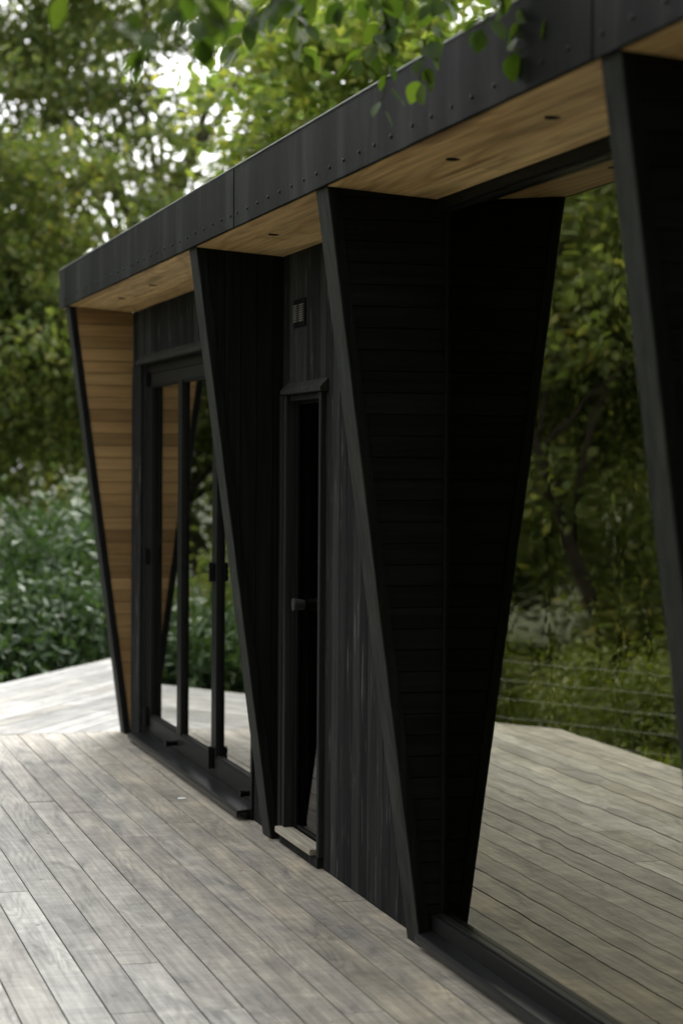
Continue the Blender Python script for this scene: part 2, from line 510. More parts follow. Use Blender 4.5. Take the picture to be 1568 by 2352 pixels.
# sheathing behind the boards, with the openings left out, and the rest of the shell
sh = MB()
for a, b_, z0, z1 in ((XE+0.16, SLD[0], 0, ZT), (SLD[0], SLD[1], SLD[3], ZT), (SLD[1], DR[0], 0, ZT), (DR[0], DR[1], DR[3], ZT), (DR[1], X3-0.02, 0, ZT)):
    sh.box(a, b_, 0.021, 0.12, z0 + 0.003, z1)
obj('wall_core', sh, M_room, B)
rw = MB()
rw.box(XE+0.16, XR, 2.9, 3.0, 0.003, ZT); rw.box(XE+0.16, XE+0.26, 0.121, 2.899, 0.003, ZT); rw.box(XR-0.1, XR, 0.0, 2.899, 0.003, ZT)
obj('rear_wall', rw, M_room, B)
fl = MB(); fl.box(XE+0.27, XR-0.101, 0.13, 2.895, 0.0, 0.03); obj('floor', fl, M_room, B)
for px in (X3-0.12, -9.0):
    pt = MB(); pt.box(px, px+0.09, 0.121, 2.898, 0.032, ZT-0.002); obj('partition', pt, M_room, B)
# roof slab with thin metal edge
ro = MB(); ro.box(XE+0.012, XR, -D+0.016, 3.15, H+0.012, H+0.215); obj('roof', ro, M_fascia, B)
# soffit of cedar boards, one run in each bay, and the dark lining beside it
bays = ((XE+0.0125, X1-T, 'end'), (X1, X2-T, 'a'), (X2, X3-T, 'b'), (X3, X4-T4, 'c'), (X4, XR, 'd'))
lights = {0: (), 1: (-10.563, -11.47), 2: (-8.047,), 3: (-5.095, -5.883), 4: (-2.6,)}
soffits = []
for bi, (a, b_, _) in enumerate(bays):
    sf = MB()
    ys = [-D+0.016, -0.335, -0.125, 0.0]
    if bi in (3, 4): ys[-1] = -0.002
    for p, q in zip(ys, ys[1:]):
        za, zb = H - SL*(p+D)/D, H - SL*(q+D)/D
        xa = a
        cut = [a + (b_-a)*random.uniform(0.3, 0.7)] if (b_-a) > 2.2 and random.random() < 0.7 else []
        for xs, xe in zip([a]+cut, cut+[b_]):
            sf.prism([(p+0.0008, za), (q-0.0008, zb), (q-0.0008, H+0.010), (p+0.0008, H+0.010)], 'x', xs+0.0005, xe-0.0005)
    s_ = obj('soffit', sf, M_soffit, B, fixn=True)
    soffits.append(s_)
    for lx in lights[bi]:
        ly = -0.215; lz = H - SL*(ly+D)/D
        dl = MB(); dl.lathe((lx, ly, lz), (0, 0, -1), [(-0.002, 0.0215), (0.002, 0.0215), (0.0028, 0.0195), (0.001, 0.017)], 24)
        obj('downlight', dl, M_rubber, s_, smooth=False)

# fascia: folded sheets with lapped joints and rivets along the lower edge
joints = [XE, -10.239, -7.97, -5.77, -4.408, -2.2, XR+0.01]
HF = 0.226
riv = MB(); riv.lathe((0, 0, 0), (0, -1, 0), [(0.0, 0.0065), (0.002, 0.0063), (0.004, 0.0045), (0.0048, 0.002)], 12)
riv_mesh = None
for i, (a, b_) in enumerate(zip(joints, joints[1:])):
    f_ = MB()
    dy = -0.0022 if i % 2 else 0.0
    f_.box(a+0.002, b_-0.002, -D+dy, -D+0.013, H+0.0005*(i % 2), H+HF)
    f_.box(a+0.0015, b_-0.0015, -D+0.0135, -D+0.075, H+HF-0.008, H+HF+0.001)       # turned over the roof edge
    if i == 0: f_.box(XE, XE+0.011, -D+0.0135, 3.15, H+0.001, H+HF-0.0085)
    fp = obj('fascia_panel', f_, M_fascia, B, bevel=0.002)
    te = MB(); te.box(a+0.002, b_-0.002, -D-0.0045, -D+0.07, H+HF+0.0015, H+HF+0.0055)  # pale strip added as the bright highlight along the fascia's top edge
    obj('top_highlight', te, M_highlight, fp)
    x = a + 0.055
    while x < b_ - 0.02:
        if riv_mesh is None:
            r0 = obj('rivet', riv, M_alu2, None, smooth=True); riv_mesh = r0
            r0.parent = fp; rr = r0
        else:
            rr = riv_mesh.copy(); COL.objects.link(rr); rr.parent = fp
        rr.location = Vector((x, -D+dy, H+0.049 + random.uniform(-0.0015, 0.0015))) - ORIGIN[fp]
        x += 0.167 + random.uniform(-0.006, 0.006)

# tapered fins
def yfront(z): return -(D0 + (D-0.014-D0)*z/H)
fin_poly = [(0.0, 0.0), (-D0, 0.0), (yfront(H), H), (0.0, H-SL)]
def fin(xr, style, back=0.0, T=T):
    f_ = MB()
    ins = 0.026
    core = [(back, 0.002), (-D0+ins, 0.002), (yfront(H)+ins, H+0.0105), (back, H+0.0105)]
    f_.prism(core, 'x', xr-T+0.004, xr-0.016)
    o = obj('fin', f_, M_blackv, B, fixn=True)
    e = MB(); e.prism([(-D0, -0.0005), (yfront(H), H-0.001), (yfront(H)+0.006, H-0.0015), (-D0+0.006, -0.0005)], 'x', xr-T, xr)
    obj('edge_board', e, M_edge, o, bevel=0.0015, fixn=True)
    tr = MB(); tr.prism([(-D0+0.0065, 0.0), (yfront(H)+0.0065, H-0.002), (yfront(H)+ins+0.012, H-0.003), (-D0+ins+0.012, 0.0)], 'x', xr-0.0155, xr-0.0005)
    obj('corner_trim', tr, M_blackv, o, fixn=True)
    tr = MB(); tr.prism([(-D0+0.0065, 0.0), (yfront(H)+0.0065, H-0.002), (yfront(H)+ins-0.0005, H-0.003), (-D0+ins-0.0005, 0.0)], 'x', xr-T+0.0005, xr-0.016)
    obj('edge_core', tr, M_blackv, o, fixn=True)
    bmb = MB()
    ins += 0.0125
    body = [(back, 0.003), (min(-D0+ins, back-0.004), 0.003), (yfront(H)+ins, H-0.004), (back, H-SL-0.002)]
    p = 0.0705 if style != 'v' else 0.07
    lo, hi = (0, H) if style != 'v' else (-D, 0.1)
    k = lo
    while k < hi:
        if style == 'v':
            q = clip2(clip2(body, -1, 0, -(k+0.0016)), 1, 0, k+p-0.0016)
        else:
            q = clip2(clip2(body, 0, -1, -(k+0.0016)), 0, 1, k+p-0.0016)
        if len(q) > 2:
            bmb.prism(q, 'x', xr-0.0155, xr-0.004+random.uniform(-0.0012, 0.0004))
        k += p
    c = obj('side_boards', bmb, {'c': M_cedar, 'h': M_black, 'v': M_blackv}[style], o, fixn=True)
    if style == 'c': c['label'] = 'warm cedar boards on the inner side of the far fin'
    return o
fin(X1, 'c').__setitem__('label', 'far end fin lined with cedar on its inner side')
fin(X2, 'v'); fin(X3, 'h', back=0.03); fin(X4, 'h', back=0.03, T=T4)

# --- bifold doors
def frame_box(mb, x0, x1, z0, z1, t, y0, y1, tb=None, tt=None):
    tb = tb or t; tt = tt or t
    mb.box(x0, x0+t, y0, y1, z0, z1); mb.box(x1-t, x1, y0, y1, z0, z1)
    mb.box(x0+t, x1-t, y0, y1, z0, z0+tb); mb.box(x0+t, x1-t, y0, y1, z1-tt, z1)

cs = MB()   # casing on the far side of the bifold opening
cs.box(-12.27, -11.992, -0.016, -0.0005, 0.004, 2.15)
obj('casing', cs, M_char, B, bevel=0.002)
of = MB(); frame_box(of, SLD[0]+0.001, SLD[1]-0.001, 0.04, SLD[3]-0.001, 0.06, 0.024, 0.115, 0.02, 0.05)
obj('bifold_frame', of, M_alu, B, bevel=0.002)
leaves_x = [(-11.925, -11.07), (-11.068, -10.205), (-10.203, -9.315)]
for i, (a, b_) in enumerate(leaves_x):
    lf = MB()
    st = 0.052
    frame_box(lf, a, b_, 0.062, 2.096, st, 0.027, 0.075, 0.092, 0.065)
    # glazing beads
    lf.box(a+st, b_-st, 0.033, 0.0485, 0.154, 0.164); lf.box(a+st, b_-st, 0.033, 0.0485, 2.020, 2.0305)
    l = obj('bifold_leaf', lf, M_alu, B, bevel=0.002)
    p = MB(); p.box(a+st-0.004, b_-st+0.004, 0.0490, 0.0530, 0.152, 2.034)
    obj('pane', p, M_glass_sl, l)
    p = MB(); p.box(a+st-0.004, b_-st+0.004, 0.0690, 0.0730, 0.152, 2.034)
    obj('pane', p, M_glass_sl, l)
    hx = [None, -11.07, -10.205][i] if i else -11.93
    for hz, hh in ((0.10, 0.10), (1.02, 0.085), (2.03, 0.07)):
        if i == 2 or (i == 0):
            h_ = MB()
            h_.box(hx-0.028, hx+0.03, 0.013, 0.0265, hz, hz+hh)
            h_.tube([(hx, 0.012, hz-0.004), (hx, 0.012, hz+hh+0.004)], 0.010, 12)
            for kk in range(3): h_.box(hx-0.013, hx+0.013, 0.0015, 0.0115, hz+hh*(kk+0.12)/3, hz+hh*(kk+0.82)/3)
            obj('hinge', h_, M_rubber, l)
    if i in (0, 2):
        hn = MB(); sx = b_-0.03
        hn.tube([(sx, 0.0265, 0.105), (sx, -0.022, 0.105)], [0.014, 0.014], 16)
        hn.tube([(sx, -0.0222, 0.105), (sx, -0.038, 0.105)], [0.018, 0.018], 16)
        obj('door_stop', hn, M_rubber, l, bevel=0.002)
def sill(x0, x1, yf, zt, yb):
    s_ = MB()
    # sloped metal sill with a rounded nose and a drip
    prof = [(yb, zt+0.006), (yf+0.012, zt), (yf+0.004, zt-0.003), (yf, zt-0.010), (yf, zt-0.028), (yf+0.006, zt-0.030), (yf+0.008, zt-0.012), (yb, zt-0.014)]
    s_.prism(prof[::-1], 'x', x0, x1)
    o = obj('sill', s_, M_alu2, B, fixn=True)
    k_ = MB(); k_.box(x0+0.004, x1-0.004, -0.03, yb, 0.002, zt-0.0145); obj('sill_packer', k_, M_rubber, o)
    return o
sill(-12.02, -9.235, -0.078, 0.046, 0.023)
hd = MB(); hd.prism([(-0.0005, 2.152), (-0.040, 2.152), (-0.042, 2.168), (-0.0005, 2.206)], 'x', -12.03, X2-T-0.001)
obj('head_drip', hd, M_edge, B, fixn=True, bevel=0.002)
rb = MB(); rb.box(-9.249, -9.222, -0.012, -0.0005, 0.004, 2.15); obj('casing', rb, M_alu, B)

# --- narrow door
jb = MB()
jb.prism([(-8.735, -0.016), (-8.655, -0.024), (-8.655, -0.0005), (-8.735, -0.0005)], 'z', 0.05, 1.883)
jb.box(-8.655, -8.612, -0.018, 0.06, 0.05, 1.883)
jb.box(-8.078, -8.046, -0.022, 0.06, 0.045, 1.883)
jb.box(-8.612, -8.078, 0.0, 0.06, 1.858, 1.883)
obj('door_casing', jb, M_frame, B, bevel=0.003)
dh = MB(); dh.prism([(-0.0005, 1.884), (-0.034, 1.884), (-0.036, 1.900), (-0.0005, 1.936)], 'x', -8.65, -8.012)
obj('door_hood', dh, M_edge, B, fixn=True, bevel=0.002)
dl = MB()
dl.box(-8.611, -8.565, 0.022, 0.058, 0.079, 1.857); dl.box(-8.097, -8.079, 0.024, 0.058, 0.079, 1.857)
dl.box(-8.565, -8.097, 0.026, 0.058, 0.079, 0.092); dl.box(-8.565, -8.097, 0.026, 0.058, 1.845, 1.857)
dl_o = obj('glass_door', dl, M_rubber, B, bevel=0.001)
p = MB(); p.box(-8.567, -8.095, 0.033, 0.037, 0.090, 1.847); obj('pane', p, M_glass_dr, dl_o)
kb = MB(); kb.lathe((-8.487, 0.0325, 1.016), (0, -1, 0), [(0.0, 0.0185), (0.002, 0.0195), (0.042, 0.0262), (0.047, 0.0268), (0.0490, 0.0258), (0.0493, 0.001)], 40)
ko = obj('knob', kb, M_knob, dl_o, smooth=True)
ko.modifiers.new('split', 'EDGE_SPLIT').split_angle = R(40)
th = MB(); th.box(-8.654, -8.088, -0.046, 0.0245, 0.050, 0.074)
obj('threshold', th, M_thr, B, bevel=0.003)
th = MB(); th.box(-8.670, -8.06, -0.022, 0.10, 0.002, 0.0495)
obj('step_riser', th, M_char, B)

# --- air vent
vt = MB(); vx0, vx1, vz0, vz1 = VENT[0]+0.004, VENT[1]+0.004, 2.158, 2.272
vt.box(vx0, vx1, -0.007, -0.0005, vz0, vz1)
vo = obj('air_vent', vt, M_rubber, B, bevel=0.002)
for cx0, cx1 in ((vx0+0.012, vx0+0.074), (vx0+0.106, vx1-0.012)):
    ln = MB()
    for k in range(8):
        z = vz0+0.022 + k*0.0092
        ln.prism([(-0.0072, z), (-0.014, z-0.001), (-0.014, z+0.001), (-0.0072, z+0.0058)], 'x', cx0, cx1)
    obj('louvre', ln, M_vent, vo, fixn=True)

# --- large fixed window right of the wide fin
for a, b_, vis in ((X3-0.005, X4-T4+0.003, 1), (X4, XR-0.11, 0)):
    wf = MB()
    wf.box(a, b_, 0.0, 0.09, 0.0525, 0.105)                 # bottom rail
    wf.box(a, b_, 0.0, 0.09, 2.437, H-SL-0.001)             # head
    wf.box(a, a+0.016, 0.030, 0.09, 0.105, 2.437); wf.box(b_-0.02, b_, 0.012, 0.09, 0.105, 2.437)
    wo = obj('window', wf, M_alu, B, bevel=0.002)
    for bz0, bz1 in ((0.1055, 0.113), (2.427, 2.4365)):
        bd = MB(); bd.box(a+0.018, b_-0.021, 0.013, 0.0365, bz0, bz1); obj('glazing_bead', bd, M_alu2, wo, bevel=0.0015)
    p = MB(); p.box(a+0.014, b_-0.018, 0.0370, 0.0420, 0.102, 2.440); obj('pane', p, M_glass_win, wo)
    sill(a+0.006, b_-0.004, -0.062, 0.047, -0.0005)

# small things on the deck
wp = MB(); wp.lathe((-9.905, -0.19, 0.0016), (0, 0, 1), [(0, 0.021), (0.0016, 0.020)], 18)
fl_ = MB()
fl_.v = [(-8.735, -0.052, 0.003), (-8.715, -0.060, 0.010), (-8.690, -0.050, 0.012), (-8.712, -0.040, 0.008)]; fl_.f = [(0, 1, 2, 3)]
M_fall = plain('yellow_leaf', (0.42, 0.24, 0.04), 0.6)
yl = obj('fallen_leaf', fl_, M_fall); sm_ = yl.modifiers.new('thickness', 'SOLIDIFY'); sm_.thickness = 0.0008
tag(yl, 'tiny yellow fallen leaf at the foot of the narrow door step', 'leaf')
tag(obj('paper_dot', wp, M_white), 'small round white scrap lying on the deck before the glazed doors', 'litter')

# ------------------------------------------------------------------ leaves
def leaf_mesh(name, pos, direc, nrm, length, width, material, parent, fold=0.0):
    """one four-cornered leaf per position, as one mesh"""
    n = len(pos)
    d = direc/np.linalg.norm(direc, axis=1, keepdims=True)
    s = np.cross(d, nrm); s /= np.linalg.norm(s, axis=1, keepdims=True)+1e-9
    u = np.cross(s, d)
    L = length[:, None]; W = width[:, None]
    v = np.empty((n, 4, 3))
    v[:, 0] = pos - d*L*0.5
    v[:, 1] = pos - d*L*0.02 + s*W*0.5 + u*W*fold
    v[:, 2] = pos + d*L*0.5
    v[:, 3] = pos - d*L*0.02 - s*W*0.5 + u*W*fold
    o0 = ORIGIN[parent] if parent else Vector((0, 0, 0))
    v -= np.array(o0)
    me = bpy.data.meshes.new(name)
    me.vertices.add(n*4); me.loops.add(n*4); me.polygons.add(n)
    me.vertices.foreach_set('co', v.ravel())
    me.loops.foreach_set('vertex_index', np.arange(n*4, dtype=np.int32))
    me.polygons.foreach_set('loop_start', np.arange(0, n*4, 4, dtype=np.int32))
    me.update(calc_edges=True)
    me.materials.append(material)
    o = bpy.data.objects.new(name, me); COL.objects.link(o)
    if parent: o.parent = parent
    ORIGIN[o] = o0
    return o

def unit(n):
    v = RNG.normal(size=(n, 3)); return v/np.linalg.norm(v, axis=1, keepdims=True)

def clumps(center, rad, n_cl, hollow=0.45):
    """clump centres spread through an uneven ellipsoid"""
    u = unit(n_cl)
    r = RNG.uniform(hollow, 1.0, n_cl)[:, None]
    ph = RNG.uniform(0, 6.28, 6)
    wob = 1 + 0.22*np.sin(u[:, :1]*4+ph[0]) * np.cos(u[:, 1:2]*5+ph[1]) + 0.12*np.sin(u[:, 2:]*7+ph[2])
    return np.array(center) + u*r*wob*np.array(rad)

def crown(name, cl, per, cr, size, asp, material, parent, flat=0.55, droop=0.3, cut=None):
    n = len(cl)*per
    scale = RNG.uniform(0.6, 1.35, len(cl))
    c = np.repeat(cl, per, 0); sc = np.repeat(scale, per)[:, None]
    off = RNG.normal(size=(n, 3))*np.array([1, 1, flat])*cr*sc*0.55
    p = c + off
    if cut is not None:
        k = cut(p); p = p[k]; off = off[k]; n = len(p)
    d = unit(n) + off/(np.linalg.norm(off, axis=1, keepdims=True)+1e-6)*0.6; d[:, 2] -= droop
    nr = unit(n)*0.75 + np.array([0, 0, 1.0])
    L = RNG.uniform(0.7, 1.3, n)*size
    return leaf_mesh(name, p, d, nr, L, L*asp, material, parent, fold=0.12)

def limb(mb, a, b_, r0, r1, bend=0.15, seg=6, k=7):
    a, b_ = Vector(a), Vector(b_)
    L = (b_-a).length
    pts = []
    w1 = Vector(RNG.normal(size=3))*L*bend*0.35; w2_ = Vector(RNG.normal(size=3))*L*bend*0.2
    for i in range(seg+1):
        t = i/seg
        pts.append(a.lerp(b_, t) + w1*math.sin(t*math.pi) + w2_*math.sin(t*2*math.pi))
    mb.tube(pts, [r0+(r1-r0)*(i/seg)**0.8 for i in range(seg+1)], k)
    return pts

def tree(name, label, loc, trunk_h, trunk_r, blobs, material, size, asp=0.55, cr=0.55, per=60, group=None, cat='tree', nlimb=14, lean=(0, 0), flat=0.55, droop=0.3, cut=None, hollow=0.45):
    t = thing(name, loc, label, cat, group)
    x, y, z = loc
    allc = np.concatenate([clumps(c, r, n, hollow) for c, r, n in blobs])
    if cut is not None: allc = allc[cut(allc)]
    tk = MB()
    top = (x+lean[0], y+lean[1], z+trunk_h)
    pts = limb(tk, (x, y, z-0.1), top, trunk_r, trunk_r*0.55, 0.06, 8, 12)
    pick = RNG.choice(len(allc), min(nlimb, len(allc)), replace=False)
    for i in pick:
        st = pts[RNG.integers(4, 9)]
        lp = limb(tk, st, allc[i], trunk_r*RNG.uniform(0.22, 0.42), trunk_r*0.05, 0.22, 6, 6)
        for _ in range(2):
            j = RNG.choice(len(allc)); q = allc[j]
            s2 = lp[RNG.integers(2, 5)]
            if (Vector(q)-s2).length < 2.6: limb(tk, s2, q, trunk_r*0.12, trunk_r*0.03, 0.2, 4, 5)
    obj('trunk', tk, M_bark, t, smooth=True)
    crown('crown', allc, per, cr, size, asp, material, t, flat, droop, cut)
    return t

L_oak = leaf_mat('mid_green_leaves', [(0.1, (0.070, 0.102, 0.040)), (0.45, (0.128, 0.165, 0.066)), (0.72, (0.195, 0.222, 0.09)), (0.88, (0.28, 0.24, 0.08)), (0.98, (0.27, 0.14, 0.07))], 0.42, 0.12, 0.55)
L_lime = leaf_mat('yellow_green_leaves', [(0.1, (0.080, 0.125, 0.034)), (0.45, (0.140, 0.190, 0.052)), (0.7, (0.215, 0.245, 0.070)), (0.95, (0.32, 0.275, 0.075))], 0.5, 0.12, 0.5)
L_beech = leaf_mat('dark_green_leaves', [(0.1, (0.060, 0.086, 0.030)), (0.45, (0.105, 0.138, 0.045)), (0.7, (0.165, 0.190, 0.062)), (0.86, (0.25, 0.22, 0.066)), (0.98, (0.26, 0.145, 0.055))], 0.4, 0.12, 0.55)
L_laurel = leaf_mat('laurel_leaves', [(0.1, (0.024, 0.047, 0.019)), (0.5, (0.046, 0.082, 0.032)), (0.95, (0.095, 0.145, 0.058))], 0.2, 0.22, 0.48)
L_near = leaf_mat('hanging_leaves', [(0.1, (0.026, 0.050, 0.010)), (0.5, (0.048, 0.082, 0.014)), (0.8, (0.080, 0.115, 0.020)), (0.97, (0.12, 0.125, 0.02))], 0.4, 0.2, 0.5)
L_cover = leaf_mat('ground_cover_leaves', [(0.1, (0.06, 0.085, 0.018)), (0.5, (0.10, 0.135, 0.025)), (0.95, (0.19, 0.20, 0.05))], 0.3)

# behind the building, seen directly over and left of it
tree('broadleaf_tree', 'tall mid green tree with dark forked trunk and sky showing through its crown', (-31, 3.9, GZ), 5.6, 0.26,
     [((-31, 2.0, 8.0), (4.0, 6.2, 4.4), 470), ((-30, 0.0, 6.0), (2.5, 2.6, 2.4), 90), ((-32, 7.0, 8.0), (3, 3, 4), 150), ((-32, 1.7, 8.0), (1.6, 2.2, 1.6), 45)], L_oak, 0.13, per=105, cr=0.52, nlimb=26, lean=(0.3, -0.5), hollow=0.25, flat=0.4)
tree('maple_tree', 'bright yellow green tree rising right behind the roof', (-19, 6.0, GZ), 4.6, 0.14,
     [((-19, 4.5, 5.3), (2.0, 2.7, 2.3), 150), ((-18, 3.1, 4.5), (1.3, 1.65, 1.35), 120)], L_lime, 0.11, 0.7, per=80, cr=0.40, nlimb=16, lean=(0, -0.8))
tree('beech_tree', 'dark green tree standing behind the laurel hedge at left', (-26.5, 0.2, GZ), 3.2, 0.18,
     [((-26.5, 0.4, 3.4), (2.0, 2.6, 2.6), 260)], L_beech, 0.13, per=130, cr=0.5, hollow=0.15)
tree('beech_tree', 'shadowy green tree behind the far corner of the roof', (-29, 4.0, GZ), 3.0, 0.2,
     [((-29, 3.2, 2.6), (2.0, 3.6, 2.8), 220)], L_beech, 0.14, per=120, cr=0.55, hollow=0.15)
# laurel hedge beyond the diagonal deck edge
for i, (x, y, h, r, lab) in enumerate(((-17.3, -1.15, 0.45, 1.0, 'glossy laurel bush reaching past the left picture edge'),
                                     (-18.5, -0.2, 0.8, 1.15, 'glossy laurel bush behind the pale deck corner, left of the cedar fin'),
                                     (-19.7, 0.75, 1.35, 1.2, 'tallest glossy laurel bush, right behind the cedar fin'),
                                     (-21.0, 1.6, 1.3, 1.2, 'glossy laurel bush hidden farthest along the hedge'))):
    tree('laurel_bush', lab, (x, y, GZ), 0.7, 0.05, [((x, y, (h+GZ)/2), (r, r, (h-GZ)/2*0.95), 120)], L_laurel, 0.105, 0.42,
         per=105, cr=0.34, cat='bush', group='laurel hedge behind the deck', nlimb=10, flat=0.8, droop=-0.35, hollow=0.3)

# on the garden side, seen in the glass
for nm, lab, loc, th_, tr_, blobs, mt, sz, per in (
    ('oak_tree', 'oak tree with leaning dark trunk mirrored in the big window', (-19.6, -6.2, GZ), 3.4, 0.09, [((-20.5, -6.0, 3.2), (2.6, 2.8, 3.0), 300)], L_oak, 0.12, 110),
    ('oak_tree', 'broad oak tree mirrored behind the leaning trunk', (-25.5, -8.6, GZ), 4.0, 0.24, [((-25.5, -8.6, 4.4), (2.8, 3.4, 4.2), 280)], L_oak, 0.13, 120),
    ('beech_tree', 'dark beech tree mirrored at the right edge of the big window', (-30, -13.0, GZ), 5.0, 0.25, [((-30, -12.5, 5.0), (3.0, 4.5, 5.0), 300)], L_beech, 0.15, 110),
    ('beech_tree', 'dark beech tree mirrored in the bifold door panes', (-28, -4.2, GZ), 3.6, 0.2, [((-28, -3.9, 3.2), (2.4, 2.8, 3.6), 240)], L_beech, 0.13, 110)):
    tree(nm, lab, loc, th_, tr_, blobs, mt, sz, per=per, cr=0.6, nlimb=18, lean=(0.3, 1.5), hollow=0.2)
for x, y, h, r, lab in ((-15.6, -4.7, 0.15, 0.9, 'low green shrub behind the wire fence in the mirror image'), (-17.6, -3.6, 0.3, 1.0, 'rounded green shrub beside the end of the wire fence'),
                   (-14.2, -6.2, 0.0, 1.0, 'low spreading shrub behind the right end of the wire fence'),
    (-20.5, -7.9, 1.6, 1.7, 'large dark shrub under the leaning oak tree'), (-18.3, -6.9, 0.9, 1.3, 'mid height dark shrub in front of the leaning oak trunk'), (-23.0, -6.2, 2.4, 1.8, 'tall dark shrub left of the leaning oak tree'), (-25.0, -10.5, 3.0, 2.2, 'largest dark shrub below the broad oak tree'), (-21.5, -3.0, 0.9, 1.3, 'tall green shrub mirrored low in the bifold panes')):
    tree('garden_shrub', lab, (x, y, GZ), 0.5, 0.04, [((x, y, (h+GZ)/2), (r, r, (h-GZ)/2), int(60*max(1, r*r*0.75)))], L_cover if h < 0.5 else L_beech, 0.05 if h < 0.5 else 0.10, 0.5,
         per=190 if h < 0.5 else 110, cr=0.28 if r < 1.2 else 0.4, cat='shrub', group='shrubs on the garden side', nlimb=8, flat=0.8, droop=-0.2, hollow=0.2)
# far wood closing the horizon
wd = []
for a in np.linspace(-3.6, 1.05, 420):      # angles round the far side
    rr = RNG.uniform(40, 52)
    wd.append((-6 - rr*math.cos(a), rr*math.sin(a), RNG.uniform(0.2, 5.5)))
for a in np.linspace(-1.75, 1.75, 170):      # unseen near ring behind the viewer, added to block light
    rr = RNG.uniform(8, 13)
    for zz in (1.0, 4.0, 7.5): wd.append((3 + rr*math.cos(a), rr*1.1*math.sin(a)-1.5, zz + RNG.uniform(-1.2, 1.2)))
wd = np.array(wd)
wd = np.concatenate([wd, wd + RNG.normal(size=wd.shape)*1.2 + np.array([0, 0, 2.0])])
wo_ = crown('woodland', wd, 75, 1.9, 0.62, 0.6, L_beech, None, 0.8, 0.2)
tag(wo_, 'dark far wood closing the view, plus unseen foliage added behind the viewer to block light', 'woodland', kind='stuff')
# unseen foliage wall beside and behind the viewer, added to darken the near end
hd_ = np.array([(xx, -7.4 + RNG.uniform(-0.8, 0.8), zz + RNG.uniform(-0.6, 0.6)) for xx in np.linspace(-6.5, 5, 44) for zz in (0.2, 1.6, 3.0, 4.4)])
ho_ = crown('shade_hedge', hd_, 60, 1.1, 0.3, 0.6, L_beech, None, 0.8, 0.2, cut=lambda p: p[:, 1] < -5.2)
tag(ho_, 'unseen foliage wall added to shade the near deck and fins', 'shade_hedge', kind='stuff')
# ground cover
n = 26000
gp = np.stack([RNG.uniform(-24, -9, n), RNG.uniform(-11, -2.6, n), np.zeros(n)], 1)
edge = gp[:, 0]*-0.523 + gp[:, 1]*-0.853 - (-0.523*-12.06-0.853*-2.41)
k = (edge > 0.12) | (gp[:, 1] < -2.6) & (gp[:, 0] > -12)
gp = gp[k]; n = len(gp)
gp[:, 2] = GZ + 0.05 + RNG.uniform(0, 0.34, n)*(0.5+0.5*np.sin(gp[:, 0]*1.7)*np.cos(gp[:, 1]*1.3))
dd = unit(n)*0.6 + np.array([0, 0, 0.8]); LL = RNG.uniform(0.08, 0.2, n)
gc = leaf_mesh('ground_cover', gp, dd, unit(n), LL, LL*0.35, L_cover, None, 0.1)
tag(gc, 'rough grass and ground cover round the deck', 'ground cover', kind='stuff')

# wire fence just beyond the diagonal deck edge
fx, fy = -12.58, -3.26
F = thing('wire_fence', (fx, fy, GZ), 'low wire mesh fence on posts beyond the deck, mirrored in the window', 'fence')
ft0, ft1 = -4.6, 1.9
wm = MB()
def fpt(t, z): return (fx-0.853*t, fy+0.523*t, z)
zs = [0.27-0.127*i for i in range(8)]
for z in zs: wm.tube([fpt(ft0, z), fpt((ft0+ft1)/2, z-0.008), fpt(ft1, z)], 0.0018, 5)
t = ft0
while t <= ft1:
    wm.tube([fpt(t, zs[-1]), fpt(t, zs[0])], 0.0013, 4); t += 0.15
obj('wire_mesh', wm, M_wire, F)
for t in (ft0, -1.6, ft1):
    pm = MB(); pm.tube([fpt(t, GZ-0.1), fpt(t, 0.33)], [0.035, 0.032], 10); obj('post', pm, M_post, F)

# ------------------------------------------------------------------ tree behind the building whose boughs hang over the roof edge
def near_leaf(L, W):
    """ovate leaf with folded midrib: returns local verts (x along, y across, z up) and faces"""
    st = [(0.0, 0.0), (0.12, 0.55), (0.35, 1.0), (0.6, 0.92), (0.82, 0.55), (1.0, 0.0)]
    v = []; f = []
    for u, wv in st:
        zz = -0.10*u*u*L
        v += [(u*L, -wv*W/2, zz+0.16*wv*W/2), (u*L, 0, zz), (u*L, wv*W/2, zz+0.16*wv*W/2)]
    for i in range(len(st)-1):
        a = i*3
        f += [(a, a+3, a+4, a+1), (a+1, a+4, a+5, a+2)]
    return v, f

